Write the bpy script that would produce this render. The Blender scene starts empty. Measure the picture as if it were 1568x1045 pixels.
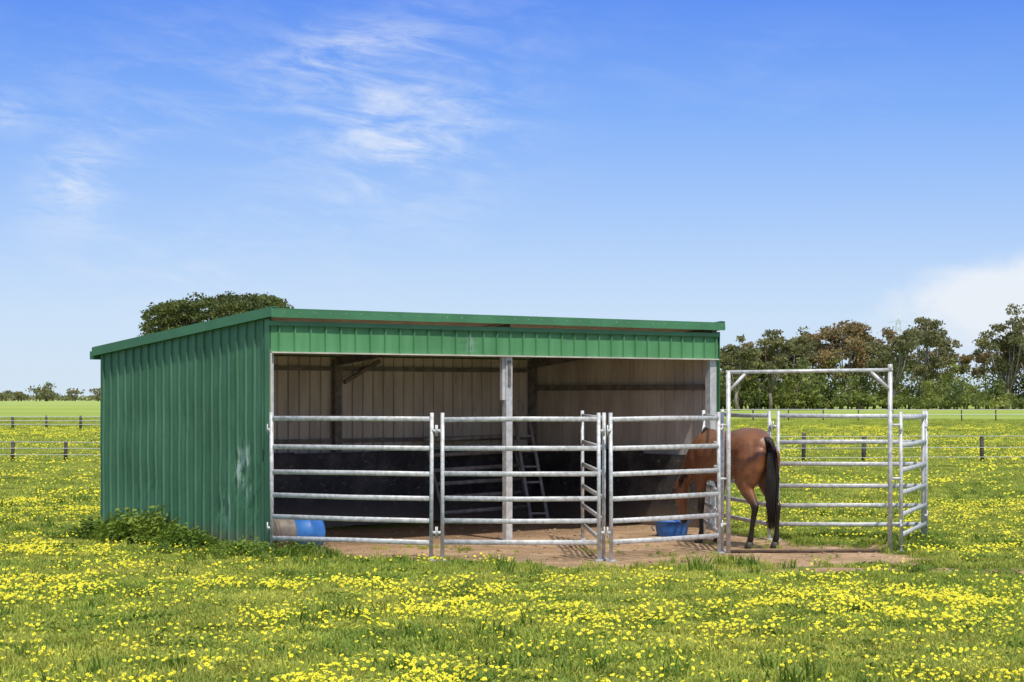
import bpy, math, random
import numpy as np
from mathutils import Vector, Matrix
random.seed(3); R=np.random.RandomState(7)
sc=bpy.context.scene
sc.view_settings.view_transform='Standard'; sc.view_settings.look='None'; sc.view_settings.exposure=0

# ---------------------------------------------------------------- helpers
class NT:
    def __init__(s,nt): s.t=nt; s.n=nt.nodes; s.l=nt.links
    def node(s,ty,**k):
        n=s.n.new(ty)
        for a,b in k.items(): setattr(n,a,b)
        return n
    def put(s,inp,v):
        if isinstance(v,bpy.types.NodeSocket): s.l.new(v,inp)
        else: inp.default_value=v
    def math(s,op,a,b=0.0,c=None,clamp=False):
        n=s.n.new('ShaderNodeMath'); n.operation=op; n.use_clamp=clamp
        s.put(n.inputs[0],a); s.put(n.inputs[1],b)
        if c is not None: s.put(n.inputs[2],c)
        return n.outputs[0]
    def mix(s,f,a,b,bt='MIX'):
        n=s.n.new('ShaderNodeMix'); n.data_type='RGBA'; n.blend_type=bt
        s.put(n.inputs[0],f)
        for i,v in ((6,a),(7,b)):
            if isinstance(v,tuple): v=(v[0],v[1],v[2],1)
            s.put(n.inputs[i],v)
        return n.outputs[2]
    def noise(s,vec,scale,detail=4,rough=.55,dist=0.0):
        n=s.n.new('ShaderNodeTexNoise'); n.inputs['Scale'].default_value=scale
        n.inputs['Detail'].default_value=detail; n.inputs['Roughness'].default_value=rough
        n.inputs['Distortion'].default_value=dist
        if vec is not None: s.l.new(vec,n.inputs['Vector'])
        return n.outputs[0]
    def mr(s,v,a,b,c=0.0,d=1.0,smooth=True):
        n=s.n.new('ShaderNodeMapRange'); n.interpolation_type='SMOOTHSTEP' if smooth else 'LINEAR'
        s.put(n.inputs[0],v)
        for i,x in enumerate((a,b,c,d)): n.inputs[i+1].default_value=x
        return n.outputs[0]
    def scalevec(s,v,sx,sy,sz):
        n=s.n.new('ShaderNodeVectorMath'); n.operation='MULTIPLY'; s.l.new(v,n.inputs[0]); n.inputs[1].default_value=(sx,sy,sz)
        return n.outputs[0]
    def bump(s,h,strength,dist=.01):
        n=s.n.new('ShaderNodeBump'); n.inputs['Strength'].default_value=strength; n.inputs['Distance'].default_value=dist
        s.l.new(h,n.inputs['Height']); return n.outputs[0]

def newmat(name):
    m=bpy.data.materials.new(name); m.use_nodes=True
    t=NT(m.node_tree); p=t.n['Principled BSDF']
    return m,t,p
def simple(name,c1,c2=None,scale=5,rough=.7,metal=0.0,stretch=(1,1,1),bump=0,detail=5,lo=.35,hi=.65,spec=.5,c3=None,s3=30):
    m,t,p=newmat(name)
    pos=t.node('ShaderNodeNewGeometry').outputs['Position']
    v=t.scalevec(pos,*stretch)
    n=t.noise(v,scale,detail,.6)
    f=t.mr(n,lo,hi)
    if c2 is None: c2=tuple(x*.75 for x in c1)
    c=t.mix(f,c1,c2)
    if c3: c=t.mix(t.mr(t.noise(v,s3,5,.7),.58,.72,0,.75),c,c3)
    t.l.new(c,p.inputs['Base Color'])
    p.inputs['Roughness'].default_value=rough; p.inputs['Metallic'].default_value=metal
    p.inputs['Specular IOR Level'].default_value=spec
    if bump: t.l.new(t.bump(n,bump),p.inputs['Normal'])
    return m

class MB:
    def __init__(s): s.v=[]; s.f=[]; s.m=[]; s.s=[]
    def add(s,vs,fs,mi=0,sm=False):
        o=len(s.v); s.v+= [tuple(v) for v in vs]
        for f in fs: s.f.append(tuple(i+o for i in f)); s.m.append(mi); s.s.append(sm)
    def box(s,c,sz,rz=0,mi=0):
        ca,sa=math.cos(rz),math.sin(rz); vs=[]
        for dz in (-.5,.5):
            for dx,dy in ((-.5,-.5),(.5,-.5),(.5,.5),(-.5,.5)):
                x=dx*sz[0]; y=dy*sz[1]
                vs.append((c[0]+x*ca-y*sa,c[1]+x*sa+y*ca,c[2]+dz*sz[2]))
        s.add(vs,[(3,2,1,0),(4,5,6,7),(0,1,5,4),(1,2,6,5),(2,3,7,6),(3,0,4,7)],mi)
    def beam(s,p0,p1,w,h,mi=0,up=(0,0,1)):
        p0=Vector(p0);p1=Vector(p1);t=(p1-p0).normalized();u=Vector(up)
        if abs(t.dot(u))>.98:u=Vector((1,0,0))
        a=t.cross(u).normalized();b=a.cross(t).normalized()
        vs=[]
        for p in (p0,p1):
            for i,j in ((-1,-1),(1,-1),(1,1),(-1,1)): vs.append(p+a*(w/2*i)+b*(h/2*j))
        s.add(vs,[(3,2,1,0),(4,5,6,7),(0,1,5,4),(1,2,6,5),(2,3,7,6),(3,0,4,7)],mi)
    def tube(s,pts,rad,n=8,a=1.0,b=1.0,mi=0,side=None,sm=True):
        pts=[Vector(p) for p in pts]; N=len(pts)
        if not hasattr(rad,'__len__'): rad=[rad]*N
        vs=[];fs=[]
        for i,p in enumerate(pts):
            t=(pts[min(i+1,N-1)]-pts[max(i-1,0)]).normalized()
            if side is not None: sd=Vector(side); sd=(sd-t*sd.dot(t)).normalized()
            else:
                u=Vector((0,0,1)) if abs(t.z)<.9 else Vector((1,0,0))
                sd=t.cross(u).normalized()
            up=sd.cross(t).normalized()
            r=rad[i]
            ra,rb=(r if hasattr(r,'__len__') else (r*a,r*b))
            for k in range(n):
                an=2*math.pi*k/n
                vs.append(p+sd*(ra*math.cos(an))+up*(rb*math.sin(an)))
        for i in range(N-1):
            for k in range(n):
                k2=(k+1)%n
                fs.append((i*n+k,i*n+k2,(i+1)*n+k2,(i+1)*n+k))
        fs.append(tuple(range(n-1,-1,-1))); fs.append(tuple((N-1)*n+k for k in range(n)))
        s.add(vs,fs,mi,sm)
    def obj(s,name,mats,parent=None,link=True):
        me=bpy.data.meshes.new(name); me.from_pydata(s.v,[],s.f)
        for m in mats: me.materials.append(m)
        me.polygons.foreach_set('material_index',s.m); me.polygons.foreach_set('use_smooth',s.s)
        me.update()
        o=bpy.data.objects.new(name,me)
        if link: sc.collection.objects.link(o)
        if parent: o.parent=parent
        return o
def empty(name,loc=(0,0,0)):
    e=bpy.data.objects.new(name,None); sc.collection.objects.link(e); e.location=loc; return e
_G={}
def vn(x,y,s,seed):
    if seed not in _G: _G[seed]=np.random.RandomState(seed+100).rand(128,128)
    g=_G[seed]; X=np.asarray(x)/s+500.3; Y=np.asarray(y)/s+500.7
    xi=np.floor(X).astype(int); yi=np.floor(Y).astype(int); fx=X-xi; fy=Y-yi
    fx=fx*fx*(3-2*fx); fy=fy*fy*(3-2*fy)
    a=g[xi%128,yi%128];b=g[(xi+1)%128,yi%128];c=g[xi%128,(yi+1)%128];d=g[(xi+1)%128,(yi+1)%128]
    return (a*(1-fx)+b*fx)*(1-fy)+(c*(1-fx)+d*fx)*fy
def fbm(x,y,s,seed): return .5*vn(x,y,s,seed)+.3*vn(x,y,s/2.3,seed+1)+.2*vn(x,y,s/5.1,seed+2)

# ---------------------------------------------------------------- layout (metres)
A=Vector((-2.90,25.54)); U=Vector((.7586,.6516)); W=Vector((-.6516,.7586)); L=7.69; D=4.01
def SH(u,w,z=0): p=A+U*u+W*w; return Vector((p.x,p.y,z))
dirt_poly=[(-2.75,25.5),(-2.0,24.6),(-.9,24.0),(0.2,23.7),(1.2,23.5),(2.4,23.7),(3.2,23.2),(4.1,23.5),(4.9,24.5),(5.2,25.9),(5.35,27.0),(4.6,27.5),(3.7,27.6),(3.2,30.55),(.45,33.4),(-5.4,28.5)]
def poly_sd(x,y,poly):
    x=np.asarray(x,float);y=np.asarray(y,float)
    ins=np.zeros(x.shape,bool); dm=np.full(x.shape,1e9)
    n=len(poly)
    for i in range(n):
        x1,y1=poly[i];x2,y2=poly[(i+1)%n]
        c=((y1>y)!=(y2>y))&(x<(x2-x1)*(y-y1)/(y2-y1+1e-12)+x1); ins^=c
        dx,dy=x2-x1,y2-y1; t=np.clip(((x-x1)*dx+(y-y1)*dy)/(dx*dx+dy*dy),0,1)
        dm=np.minimum(dm,np.hypot(x-x1-t*dx,y-y1-t*dy))
    return np.where(ins,dm,-dm)
def dirtmask(x,y):
    d=poly_sd(x,y,dirt_poly)
    n=.6*(fbm(x,y,1.0,11)-.5)+.6*(fbm(x,y,.35,13)-.5)
    m=np.clip((d+n*2.0)/.8+.3,0,1)
    p=np.exp(-(((x-4.6)/2.6)**2+((y-23.0)/.6)**2))*1.7*fbm(x,y,.7,15)
    p2=np.exp(-(((x-.8)/3.2)**2+((y-23.3)/.45)**2))*1.3*fbm(x,y,.6,17)
    return np.maximum(m,np.clip((p+p2-.42)*2.2,0,.85))
def height(x,y):
    far=np.clip((np.hypot(x,y)-40)/120,0,1)
    near=.06*(fbm(x,y,2.5,21)-.5)
    sd=poly_sd(x,y,dirt_poly); near=near*np.clip(1-(sd+.5)/1.4,.12,1)+.025*(fbm(x,y,.5,27)-.5)*np.clip(sd+1,0,1)
    return near+far*(.5*(vn(x,y,90,25)-.5))

# ---------------------------------------------------------------- ground
def axis(segs):
    out=[]
    for a,b,s in segs: out+=list(np.arange(a,b,s))
    out.append(segs[-1][1]); return np.array(out)
xs=axis([(-3000,-600,300),(-600,-120,40),(-120,-24,6),(-24,-9,1),(-9,11,.12),(11,26,1),(26,120,6),(120,600,40),(600,3000,300)])
ys=axis([(-300,-20,40),(-20,10,3),(10,13,.5),(13,36,.12),(36,60,.8),(60,160,4),(160,600,25),(600,4200,300)])
X,Y=np.meshgrid(xs,ys); Z=height(X,Y); DM=dirtmask(X,Y)
nx,ny=len(xs),len(ys)
me=bpy.data.meshes.new('grass_field_ground')
verts=np.stack([X.ravel(),Y.ravel(),Z.ravel()],1)
idx=np.arange(nx*ny).reshape(ny,nx)
q=np.stack([idx[:-1,:-1].ravel(),idx[:-1,1:].ravel(),idx[1:,1:].ravel(),idx[1:,:-1].ravel()],1)
me.from_pydata(verts.tolist(),[],q.tolist())
at=me.attributes.new('dirt','FLOAT','POINT'); at.data.foreach_set('value',DM.ravel().astype(np.float32))
me.polygons.foreach_set('use_smooth',[True]*len(q)); me.update()
ground=bpy.data.objects.new('grass_field_ground',me); sc.collection.objects.link(ground)

gm,t,p=newmat('ground_mat')
pos=t.node('ShaderNodeNewGeometry').outputs['Position']
at=t.node('ShaderNodeAttribute'); at.attribute_name='dirt'
n1=t.noise(pos,.25,6,.6); n2=t.noise(pos,3.0,6,.65); n3=t.noise(t.scalevec(pos,.25,1,1),.045,5,.6); nf=t.noise(pos,30,4,.7)
g=t.mix(t.mr(n1,.35,.65),(.18,.24,.04),(.28,.31,.06))
g=t.mix(t.mr(n2,.4,.7,0,.7),g,(.11,.15,.03))
g=t.mix(t.mr(t.noise(pos,6,5,.7),.55,.7,0,.5),g,(.30,.25,.12))
sp=t.node('ShaderNodeSeparateXYZ'); t.l.new(pos,sp.inputs[0])
farf=t.mr(sp.outputs[1],50,150)
fg=t.mix(t.mr(n3,.38,.62),(.27,.37,.07),(.37,.44,.095))
fg=t.mix(t.mr(t.noise(t.scalevec(pos,.2,1,1),.16,5,.6),.50,.7,0,.6),fg,(.54,.50,.07))
fg=t.mix(t.mr(t.noise(t.scalevec(pos,.12,1,1),.09,4,.6),.58,.72,0,.6),fg,(.17,.25,.06))
fg=t.mix(t.mr(sp.outputs[1],200,900,0,.35),fg,(.46,.55,.26))  # distance haze painted into the ground colour, paler further off
g=t.mix(farf,g,fg)
nd=t.noise(pos,1.3,7,.7); nd2=t.noise(pos,14,5,.7)
dcol=t.mix(t.mr(nd,.38,.62),(.64,.43,.26),(.42,.27,.155))
dcol=t.mix(t.mr(nd2,.48,.70,0,.6),dcol,(.27,.17,.10))
dcol=t.mix(t.mr(t.noise(pos,4.5,6,.75),.56,.68,0,.6),dcol,(.22,.145,.085))
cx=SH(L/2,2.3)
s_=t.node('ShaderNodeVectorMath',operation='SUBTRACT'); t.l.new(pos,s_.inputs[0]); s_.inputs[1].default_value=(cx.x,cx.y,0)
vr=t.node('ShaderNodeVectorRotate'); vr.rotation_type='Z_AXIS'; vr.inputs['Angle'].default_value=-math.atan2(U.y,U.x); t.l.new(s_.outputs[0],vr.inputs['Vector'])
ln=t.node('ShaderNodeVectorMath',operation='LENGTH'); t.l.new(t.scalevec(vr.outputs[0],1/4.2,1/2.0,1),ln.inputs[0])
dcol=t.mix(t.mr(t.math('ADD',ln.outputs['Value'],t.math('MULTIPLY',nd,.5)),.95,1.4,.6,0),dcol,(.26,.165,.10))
df=t.math('ADD',at.outputs['Fac'],t.math('MULTIPLY',t.math('SUBTRACT',nd2,.5),.9))
t.l.new(t.mix(t.mr(df,.25,.7),g,dcol),p.inputs['Base Color'])
p.inputs['Roughness'].default_value=.95; p.inputs['Specular IOR Level'].default_value=.1
t.l.new(t.bump(t.math('ADD',nd2,nf),.9,.04),p.inputs['Normal'])
me.materials.append(gm)

# ---------------------------------------------------------------- scatter (geometry nodes)
def scatter(name,pts,rot,scl,pick,objs):
    me=bpy.data.meshes.new(name); me.from_pydata(pts.tolist(),[],[])
    a=me.attributes.new('rot','FLOAT_VECTOR','POINT'); a.data.foreach_set('vector',rot.astype(np.float32).ravel())
    a=me.attributes.new('scl','FLOAT_VECTOR','POINT'); a.data.foreach_set('vector',scl.astype(np.float32).ravel())
    a=me.attributes.new('pick','INT','POINT'); a.data.foreach_set('value',pick.astype(np.int32))
    o=bpy.data.objects.new(name,me); sc.collection.objects.link(o)
    ng=bpy.data.node_groups.new(name+'_nodes','GeometryNodeTree')
    ng.interface.new_socket('Geometry',in_out='INPUT',socket_type='NodeSocketGeometry')
    ng.interface.new_socket('Geometry',in_out='OUTPUT',socket_type='NodeSocketGeometry')
    gi=ng.nodes.new('NodeGroupInput'); go=ng.nodes.new('NodeGroupOutput'); jn=ng.nodes.new('GeometryNodeJoinGeometry')
    def na(nm,ty):
        n=ng.nodes.new('GeometryNodeInputNamedAttribute'); n.data_type=ty; n.inputs[0].default_value=nm
        return [s for s in n.outputs if s.enabled][0]
    for i,ob in enumerate(objs):
        oi=ng.nodes.new('GeometryNodeObjectInfo'); oi.inputs['Object'].default_value=ob
        ip=ng.nodes.new('GeometryNodeInstanceOnPoints')
        cp=ng.nodes.new('FunctionNodeCompare'); cp.data_type='INT'; cp.operation='EQUAL'
        ins=[s for s in cp.inputs if s.enabled]
        ng.links.new(na('pick','INT'),ins[0]); ins[1].default_value=i
        ng.links.new(gi.outputs[0],ip.inputs['Points']); ng.links.new(cp.outputs[0],ip.inputs['Selection'])
        ng.links.new(oi.outputs['Geometry'],ip.inputs['Instance'])
        ng.links.new(na('rot','FLOAT_VECTOR'),ip.inputs['Rotation'])
        ng.links.new(na('scl','FLOAT_VECTOR'),ip.inputs['Scale'])
        ng.links.new(ip.outputs[0],jn.inputs[0])
    ng.links.new(jn.outputs[0],go.inputs[0])
    md=o.modifiers.new('scatter','NODES'); md.node_group=ng
    return o

def grassmat(name,c1,c2,c3,tl=.3,dry=None):
    m,t,p=newmat(name)
    pos=t.node('ShaderNodeNewGeometry').outputs['Position']
    oi=t.node('ShaderNodeObjectInfo')
    c=t.mix(t.mr(t.noise(pos,.35,4,.6),.38,.62),c1,c2)
    c=t.mix(t.mr(t.noise(pos,1.1,4,.65),.46,.64,0,.9),c,c3)
    c=t.mix(t.mr(t.noise(pos,25,2,.6),.5,.75,0,.5),c,tuple(k*1.25 for k in c2))
    if dry: c=t.mix(t.mr(t.noise(pos,40,2,.5),.64,.70,0,.7),c,dry)
    v=t.math('MULTIPLY_ADD',oi.outputs['Random'],.5,.75)
    mm=t.node('ShaderNodeVectorMath',operation='SCALE'); t.l.new(c,mm.inputs[0]); t.l.new(v,mm.inputs['Scale'])
    t.l.new(mm.outputs[0],p.inputs['Base Color']); p.inputs['Roughness'].default_value=.6
    p.inputs['Specular IOR Level'].default_value=.2
    tr=t.node('ShaderNodeBsdfTranslucent'); t.l.new(mm.outputs[0],tr.inputs[0])
    mx=t.node('ShaderNodeMixShader'); mx.inputs[0].default_value=tl
    t.l.new(p.outputs[0],mx.inputs[1]); t.l.new(tr.outputs[0],mx.inputs[2])
    t.l.new(mx.outputs[0],t.n['Material Output'].inputs[0])
    return m
gmat=grassmat('grass_blade',(.35,.42,.065),(.49,.50,.09),(.21,.30,.045),.3,(.55,.48,.22))
wmat=grassmat('weed_leaf',(.15,.24,.035),(.23,.30,.045),(.10,.18,.025))

def tuft(name,nb,rad,h0,h1,w,lean,mat,seed):
    r=random.Random(seed); mb=MB()
    for i in range(nb):
        an=r.uniform(0,6.283); rr=rad*math.sqrt(r.random()); x=rr*math.cos(an);y=rr*math.sin(an)
        h=r.uniform(h0,h1); d=r.uniform(0,6.283); l=h*r.uniform(.1,lean); ww=w*r.uniform(.6,1.2)
        sx,sy=math.cos(d+1.57)*ww/2,math.sin(d+1.57)*ww/2
        mx,my=x+math.cos(d)*l*.35,y+math.sin(d)*l*.35; tx,ty=x+math.cos(d)*l,y+math.sin(d)*l
        mb.add([(x-sx,y-sy,-.01),(x+sx,y+sy,-.01),(mx+sx*.9,my+sy*.9,h*.6),(mx-sx*.9,my-sy*.9,h*.6),(tx,ty,h)],[(0,1,2,3),(3,2,4)])
    return mb.obj(name,[mat],link=False)
def broad(name,nb,rad,h,ls,seed):
    r=random.Random(seed); mb=MB()
    for i in range(nb):
        an=r.uniform(0,6.283); rr=rad*math.sqrt(r.random()); c=Vector((rr*math.cos(an),rr*math.sin(an),h*r.uniform(.15,1)*(1-.6*(rr/rad)**2)))
        nn=Vector((r.gauss(0,.6),r.gauss(0,.6)-.2,1)).normalized(); a=nn.orthogonal().normalized(); a.rotate(Matrix.Rotation(r.uniform(0,6.28),3,nn)); b=nn.cross(a)
        s=ls*r.uniform(.6,1.3)
        mb.add([c-a*s,c-b*s*.42,c+a*s,c+b*s*.42],[(0,1,2,3)])
        if i%4==0: mb.add([(c.x-.003,c.y,0),(c.x+.003,c.y,0),c],[(0,1,2)])
    return mb.obj(name,[wmat],link=False)
tufts=[tuft('grass_patch_a',230,.27,.012,.045,.010,1.5,gmat,1),tuft('grass_patch_b',230,.27,.015,.060,.009,1.3,gmat,2),
       tuft('grass_patch_c',200,.27,.012,.036,.015,1.8,gmat,3),tuft('grass_tuft',34,.08,.03,.10,.008,1.0,gmat,9),tuft('weed_tuft',26,.10,.06,.15,.014,1.1,wmat,4),
       broad('leafy_weed',110,.17,.22,.03,5),broad('capeweed_rosette',46,.12,.05,.028,6)]
def flower(name,seed):
    r=random.Random(seed); mb=MB()
    for k in range(5):
        cx,cy,cz=r.uniform(-.13,.13),r.uniform(-.13,.13),r.uniform(.045,.095)
        tx,ty=r.uniform(-.7,.5),r.uniform(-1.0,.1); R0=r.uniform(.009,.019)
        vs=[(cx,cy,cz)]; n=7
        nrm=Vector((tx*.6,ty*.9,1)).normalized(); a=nrm.orthogonal().normalized(); b=nrm.cross(a)
        for j in range(n*2):
            rr=R0*(1.0 if j%2==0 else .72); an=math.pi*j/n
            q=Vector((cx,cy,cz))+a*rr*math.cos(an)+b*rr*math.sin(an)+nrm*.004; vs.append(q)
        mb.add(vs,[(0,1+j,1+(j+1)%(2*n)) for j in range(2*n)],0)
        c=Vector((cx,cy,cz))+nrm*.005
        mb.add([c+a*R0*.3*math.cos(q)+b*R0*.3*math.sin(q) for q in [0,1.05,2.1,3.14,4.2,5.2]],[(0,1,2,3,4,5)],1)
        mb.add([(cx-.002,cy,0),(cx+.002,cy,0),(cx,cy,cz)],[(0,1,2)],2)
    return mb.obj(name,[fm,fc,gmat],link=False)
fm=simple('petal_yellow',(.90,.83,.03),(.78,.70,.02),30,.6)
fc=simple('flower_center',(.50,.42,.02),(.4,.3,.02),9,.8)
flowers=[flower('capeweed_'+k,s) for k,s in zip('abcde',(5,6,8,11,12))]

def frust(n,d0,d1,margin):
    d=np.sqrt(R.uniform(d0*d0,d1*d1,n)); x=(R.rand(n)-.5)*(.48*margin)*d
    return x,d
def shed_in(x,y,mg=0.0):
    u=(x-A.x)*U.x+(y-A.y)*U.y; w=(x-A.x)*W.x+(y-A.y)*W.y
    return (u>-mg)&(u<L+mg)&(w>-mg*.5)&(w<D+mg)
px_,py_,ss,pk=[],[],[],[]
for n,d0,d1,s in ((9500,12.5,36,1.0),(8500,36,75,1.4),(8500,75,170,2.3)):
    x,y=frust(n,d0,d1,1.35)
    dm=dirtmask(x,y); keep=(dm<.12)&~shed_in(x,y,.25)
    x=x[keep];y=y[keep]; px_.append(x);py_.append(y)
    ss.append(s*R.uniform(.8,1.2,len(x))); pk.append(R.randint(0,3,len(x)))
x,y=frust(17000,12.5,42,1.3); dm=dirtmask(x,y); near_edge=(dm>.01)&(dm<.9)
k=((near_edge&(R.rand(len(x))>dm*1.05))|(R.rand(len(x))<.4)&(dm<.1))&~shed_in(x,y,.05)
x=x[k];y=y[k];px_.append(x);py_.append(y);ss.append(R.uniform(.45,1.3,len(x)))
wz=fbm(x,y,2.2,41); rr_=R.rand(len(x)); pk.append(np.where((wz>.60)&(rr_<.5),4,np.where((wz<.52)&(rr_<.55),6,3)))
# sparse grass creeping onto the bare earth
x=R.uniform(-2.8,6,1500); y=R.uniform(22.6,28,1500); dm=dirtmask(x,y); k=(dm>.5)&(fbm(x,y,.6,83)>.60)&~shed_in(x,y,.02)
x=x[k];y=y[k];px_.append(x);py_.append(y);ss.append(R.uniform(.3,.7,len(x)));pk.append(np.full(len(x),3))
def edge(n,p0,p1,off,s0,s1,kind=5,fr=.6):
    tt=R.rand(n); x=p0[0]+(p1[0]-p0[0])*tt+R.normal(0,off,n); y=p0[1]+(p1[1]-p0[1])*tt+R.normal(0,off,n)
    k=~shed_in(x,y,.03); px_.append(x[k]);py_.append(y[k]);ss.append(R.uniform(s0,s1,k.sum())); pk.append(np.where(R.rand(k.sum())<fr,kind,4))
c0=A+W*D; edge(260,(A.x-.1,A.y-.05),(c0.x-.15,c0.y),.15,.5,1.35)
edge(60,(A.x-1.55,A.y+1.5),(A.x-2.6,A.y+2.9),.12,1.0,1.9,5,.8)
edge(110,(-3.8,25.5),(-2.3,25.1),.2,.4,1.0)
edge(60,(4.8,25.9),(5.6,28.2),.14,.4,.9,4,.7)
edge(90,(3.6,28.3),(5.6,28.3),.14,.4,1.0,4,.7)
x=np.concatenate(px_);y=np.concatenate(py_);s=np.concatenate(ss);pick=np.concatenate(pk);n=len(x)
hz=s*(.4+1.2*fbm(x,y,1.6,35))
pts=np.stack([x,y,height(x,y)],1); rot=np.stack([np.zeros(n),np.zeros(n),R.rand(n)*6.28],1)
scatter('grass',pts,rot,np.stack([s,s,hz],1),pick,tufts)
fx,fy,fs=[],[],[]
for n,d0,d1,s in ((56000,12.5,38,1.0),(36000,38,120,1.6)):
    x,y=frust(n,d0,d1,1.35)
    a=fbm(x,y,1.9,51); b=vn(x,y,.4,55); c=fbm(x*.6,y,7,58)
    pr=np.clip((a-.42)*4.0,0,1)*np.clip((b-.3)*2.6,0,1)*np.clip((c-.27)*3.0,0.12,1.1)
    pr=np.maximum(pr,.06)
    pr*=np.where(np.abs(y-23.3)<1.5,.3,1)
    k=(R.rand(n)<pr)&(dirtmask(x,y)<.1)&~shed_in(x,y,.1)
    fx.append(x[k]);fy.append(y[k]);fs.append(R.uniform(.8,1.2,k.sum())*s)
x=np.concatenate(fx);y=np.concatenate(fy);s=np.concatenate(fs);n=len(x)
pts=np.stack([x,y,height(x,y)],1); rot=np.stack([R.normal(0,.15,n),R.normal(0,.15,n),R.normal(0,.6,n)],1)
scatter('yellow_wildflowers',pts,rot,np.stack([s,s,s],1),R.randint(0,5,n),flowers)
clodm=simple('earth_clod',(.46,.31,.19),(.27,.18,.11),20,.95)
cl_=[]
for sd in range(3):
    r=random.Random(sd+50); mb=MB(); vs=[];n=8
    rings=[(0,-.3),(.8,-.2),(1,.2),(.7,.6),(0,.8)]
    for rr_,z in rings:
        for k in range(n): a=6.283*k/n; q=rr_*r.uniform(.75,1.2); vs.append((q*math.cos(a)*.02,q*math.sin(a)*.016,z*.010))
    mb.add(vs,[(i*n+k,i*n+(k+1)%n,(i+1)*n+(k+1)%n,(i+1)*n+k) for i in range(4) for k in range(n)],0,False)
    cl_.append(mb.obj('clod',[clodm],link=False))
x=R.uniform(-5.5,5.6,5200); y=R.uniform(22.5,33.5,5200); k=(dirtmask(x,y)>.55)&(R.rand(5200)<.2+fbm(x,y,.8,71)); x=x[k];y=y[k];n=len(x)
s=.3+R.rand(n)**3*1.8
scatter('dirt_clods',np.stack([x,y,height(x,y)],1),np.stack([R.normal(0,.2,n),R.normal(0,.2,n),R.rand(n)*6.28],1),np.stack([s,s,s],1),R.randint(0,3,n),cl_)

# ---------------------------------------------------------------- shed
def sheetgreen(name,c,worn):
    m,t,p=newmat(name)
    pos=t.node('ShaderNodeNewGeometry').outputs['Position']
    n=t.noise(t.scalevec(pos,3,3,.5),1.6,6,.65); n2=t.noise(pos,.9,4,.6)
    col=t.mix(t.mr(n,.35,.68,0,.6),c,tuple(min(1,v*1.3+.025) for v in c))
    col=t.mix(t.mr(n2,.5,.75,0,.45),col,tuple(v*.7 for v in c))
    def spot(cx,cy,cz,rx,rz):
        s=t.node('ShaderNodeVectorMath',operation='SUBTRACT'); t.l.new(pos,s.inputs[0]); s.inputs[1].default_value=(cx,cy,cz)
        l=t.node('ShaderNodeVectorMath',operation='LENGTH'); t.l.new(t.scalevec(s.outputs[0],1/rx,1/rx,1/rz),l.inputs[0])
        return t.math('SUBTRACT',1.0,l.outputs['Value'],clamp=True)
    ns=t.noise(t.scalevec(pos,9,9,2.2),1.5,5,.7)
    for q in worn:
        f=t.math('MULTIPLY',spot(*q[:5]),3.0); f=t.math('MULTIPLY',f,t.mr(ns,.45,.60,0,q[5]),clamp=True)
        col=t.mix(f,col,(.30,.44,.36))
    sc_=t.mr(t.noise(t.scalevec(pos,14,14,3),2,6,.75),.70,.77,0,.35)
    col=t.mix(sc_,col,(.4,.5,.42))
    sp=t.node('ShaderNodeSeparateXYZ'); t.l.new(pos,sp.inputs[0])
    dz=t.math('ADD',sp.outputs[2],t.math('MULTIPLY',n,.35)); col=t.mix(t.mr(dz,.25,.55,.6,0),col,(.20,.17,.10))
    t.l.new(col,p.inputs['Base Color']); p.inputs['Roughness'].default_value=.45; p.inputs['Specular IOR Level'].default_value=.3
    t.l.new(t.bump(t.noise(pos,1.3,3,.5),.4,.05),p.inputs['Normal'])
    return m
wl=SH(0,.55); wl2=SH(0,.95)
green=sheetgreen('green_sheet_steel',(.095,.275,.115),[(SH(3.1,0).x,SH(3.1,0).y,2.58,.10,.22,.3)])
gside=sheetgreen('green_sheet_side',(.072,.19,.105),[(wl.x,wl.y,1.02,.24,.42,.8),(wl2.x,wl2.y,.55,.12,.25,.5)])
gtrim=simple('green_trim',(.060,.195,.088),(.075,.24,.11),2,.45,c3=(.10,.26,.15),s3=6)
beige=simple('beige_sheet_inside',(.66,.61,.53),(.50,.45,.385),1.4,.65,stretch=(2,2,.5),c3=(.38,.32,.25),s3=3)
galv=simple('galvanised_steel',(.66,.66,.65),(.50,.50,.49),14,.48,.2)
galvd=simple('dark_shaded_steel',(.24,.22,.20),(.15,.135,.12),8,.65,.2)  # inner frame: galvanised, its shade put into the colour; front bracket is dark itself
blackm,t,p=newmat('black_rubber_lining')
pos=t.node('ShaderNodeNewGeometry').outputs['Position']
n=t.noise(pos,2.2,7,.7); n2=t.noise(t.scalevec(pos,1,1,2),9,6,.75)
c=t.mix(t.mr(n,.4,.7),(.025,.025,.028),(.095,.09,.085)); c=t.mix(t.mr(n2,.57,.70,0,.85),c,(.32,.28,.24))
sp=t.node('ShaderNodeSeparateXYZ'); t.l.new(pos,sp.inputs[0])
c=t.mix(t.mr(t.math('ADD',sp.outputs[2],t.math('MULTIPLY',n,.4)),.25,.65,.6,0),c,(.24,.18,.13))
t.l.new(c,p.inputs['Base Color']); p.inputs['Roughness'].default_value=.6
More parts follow.
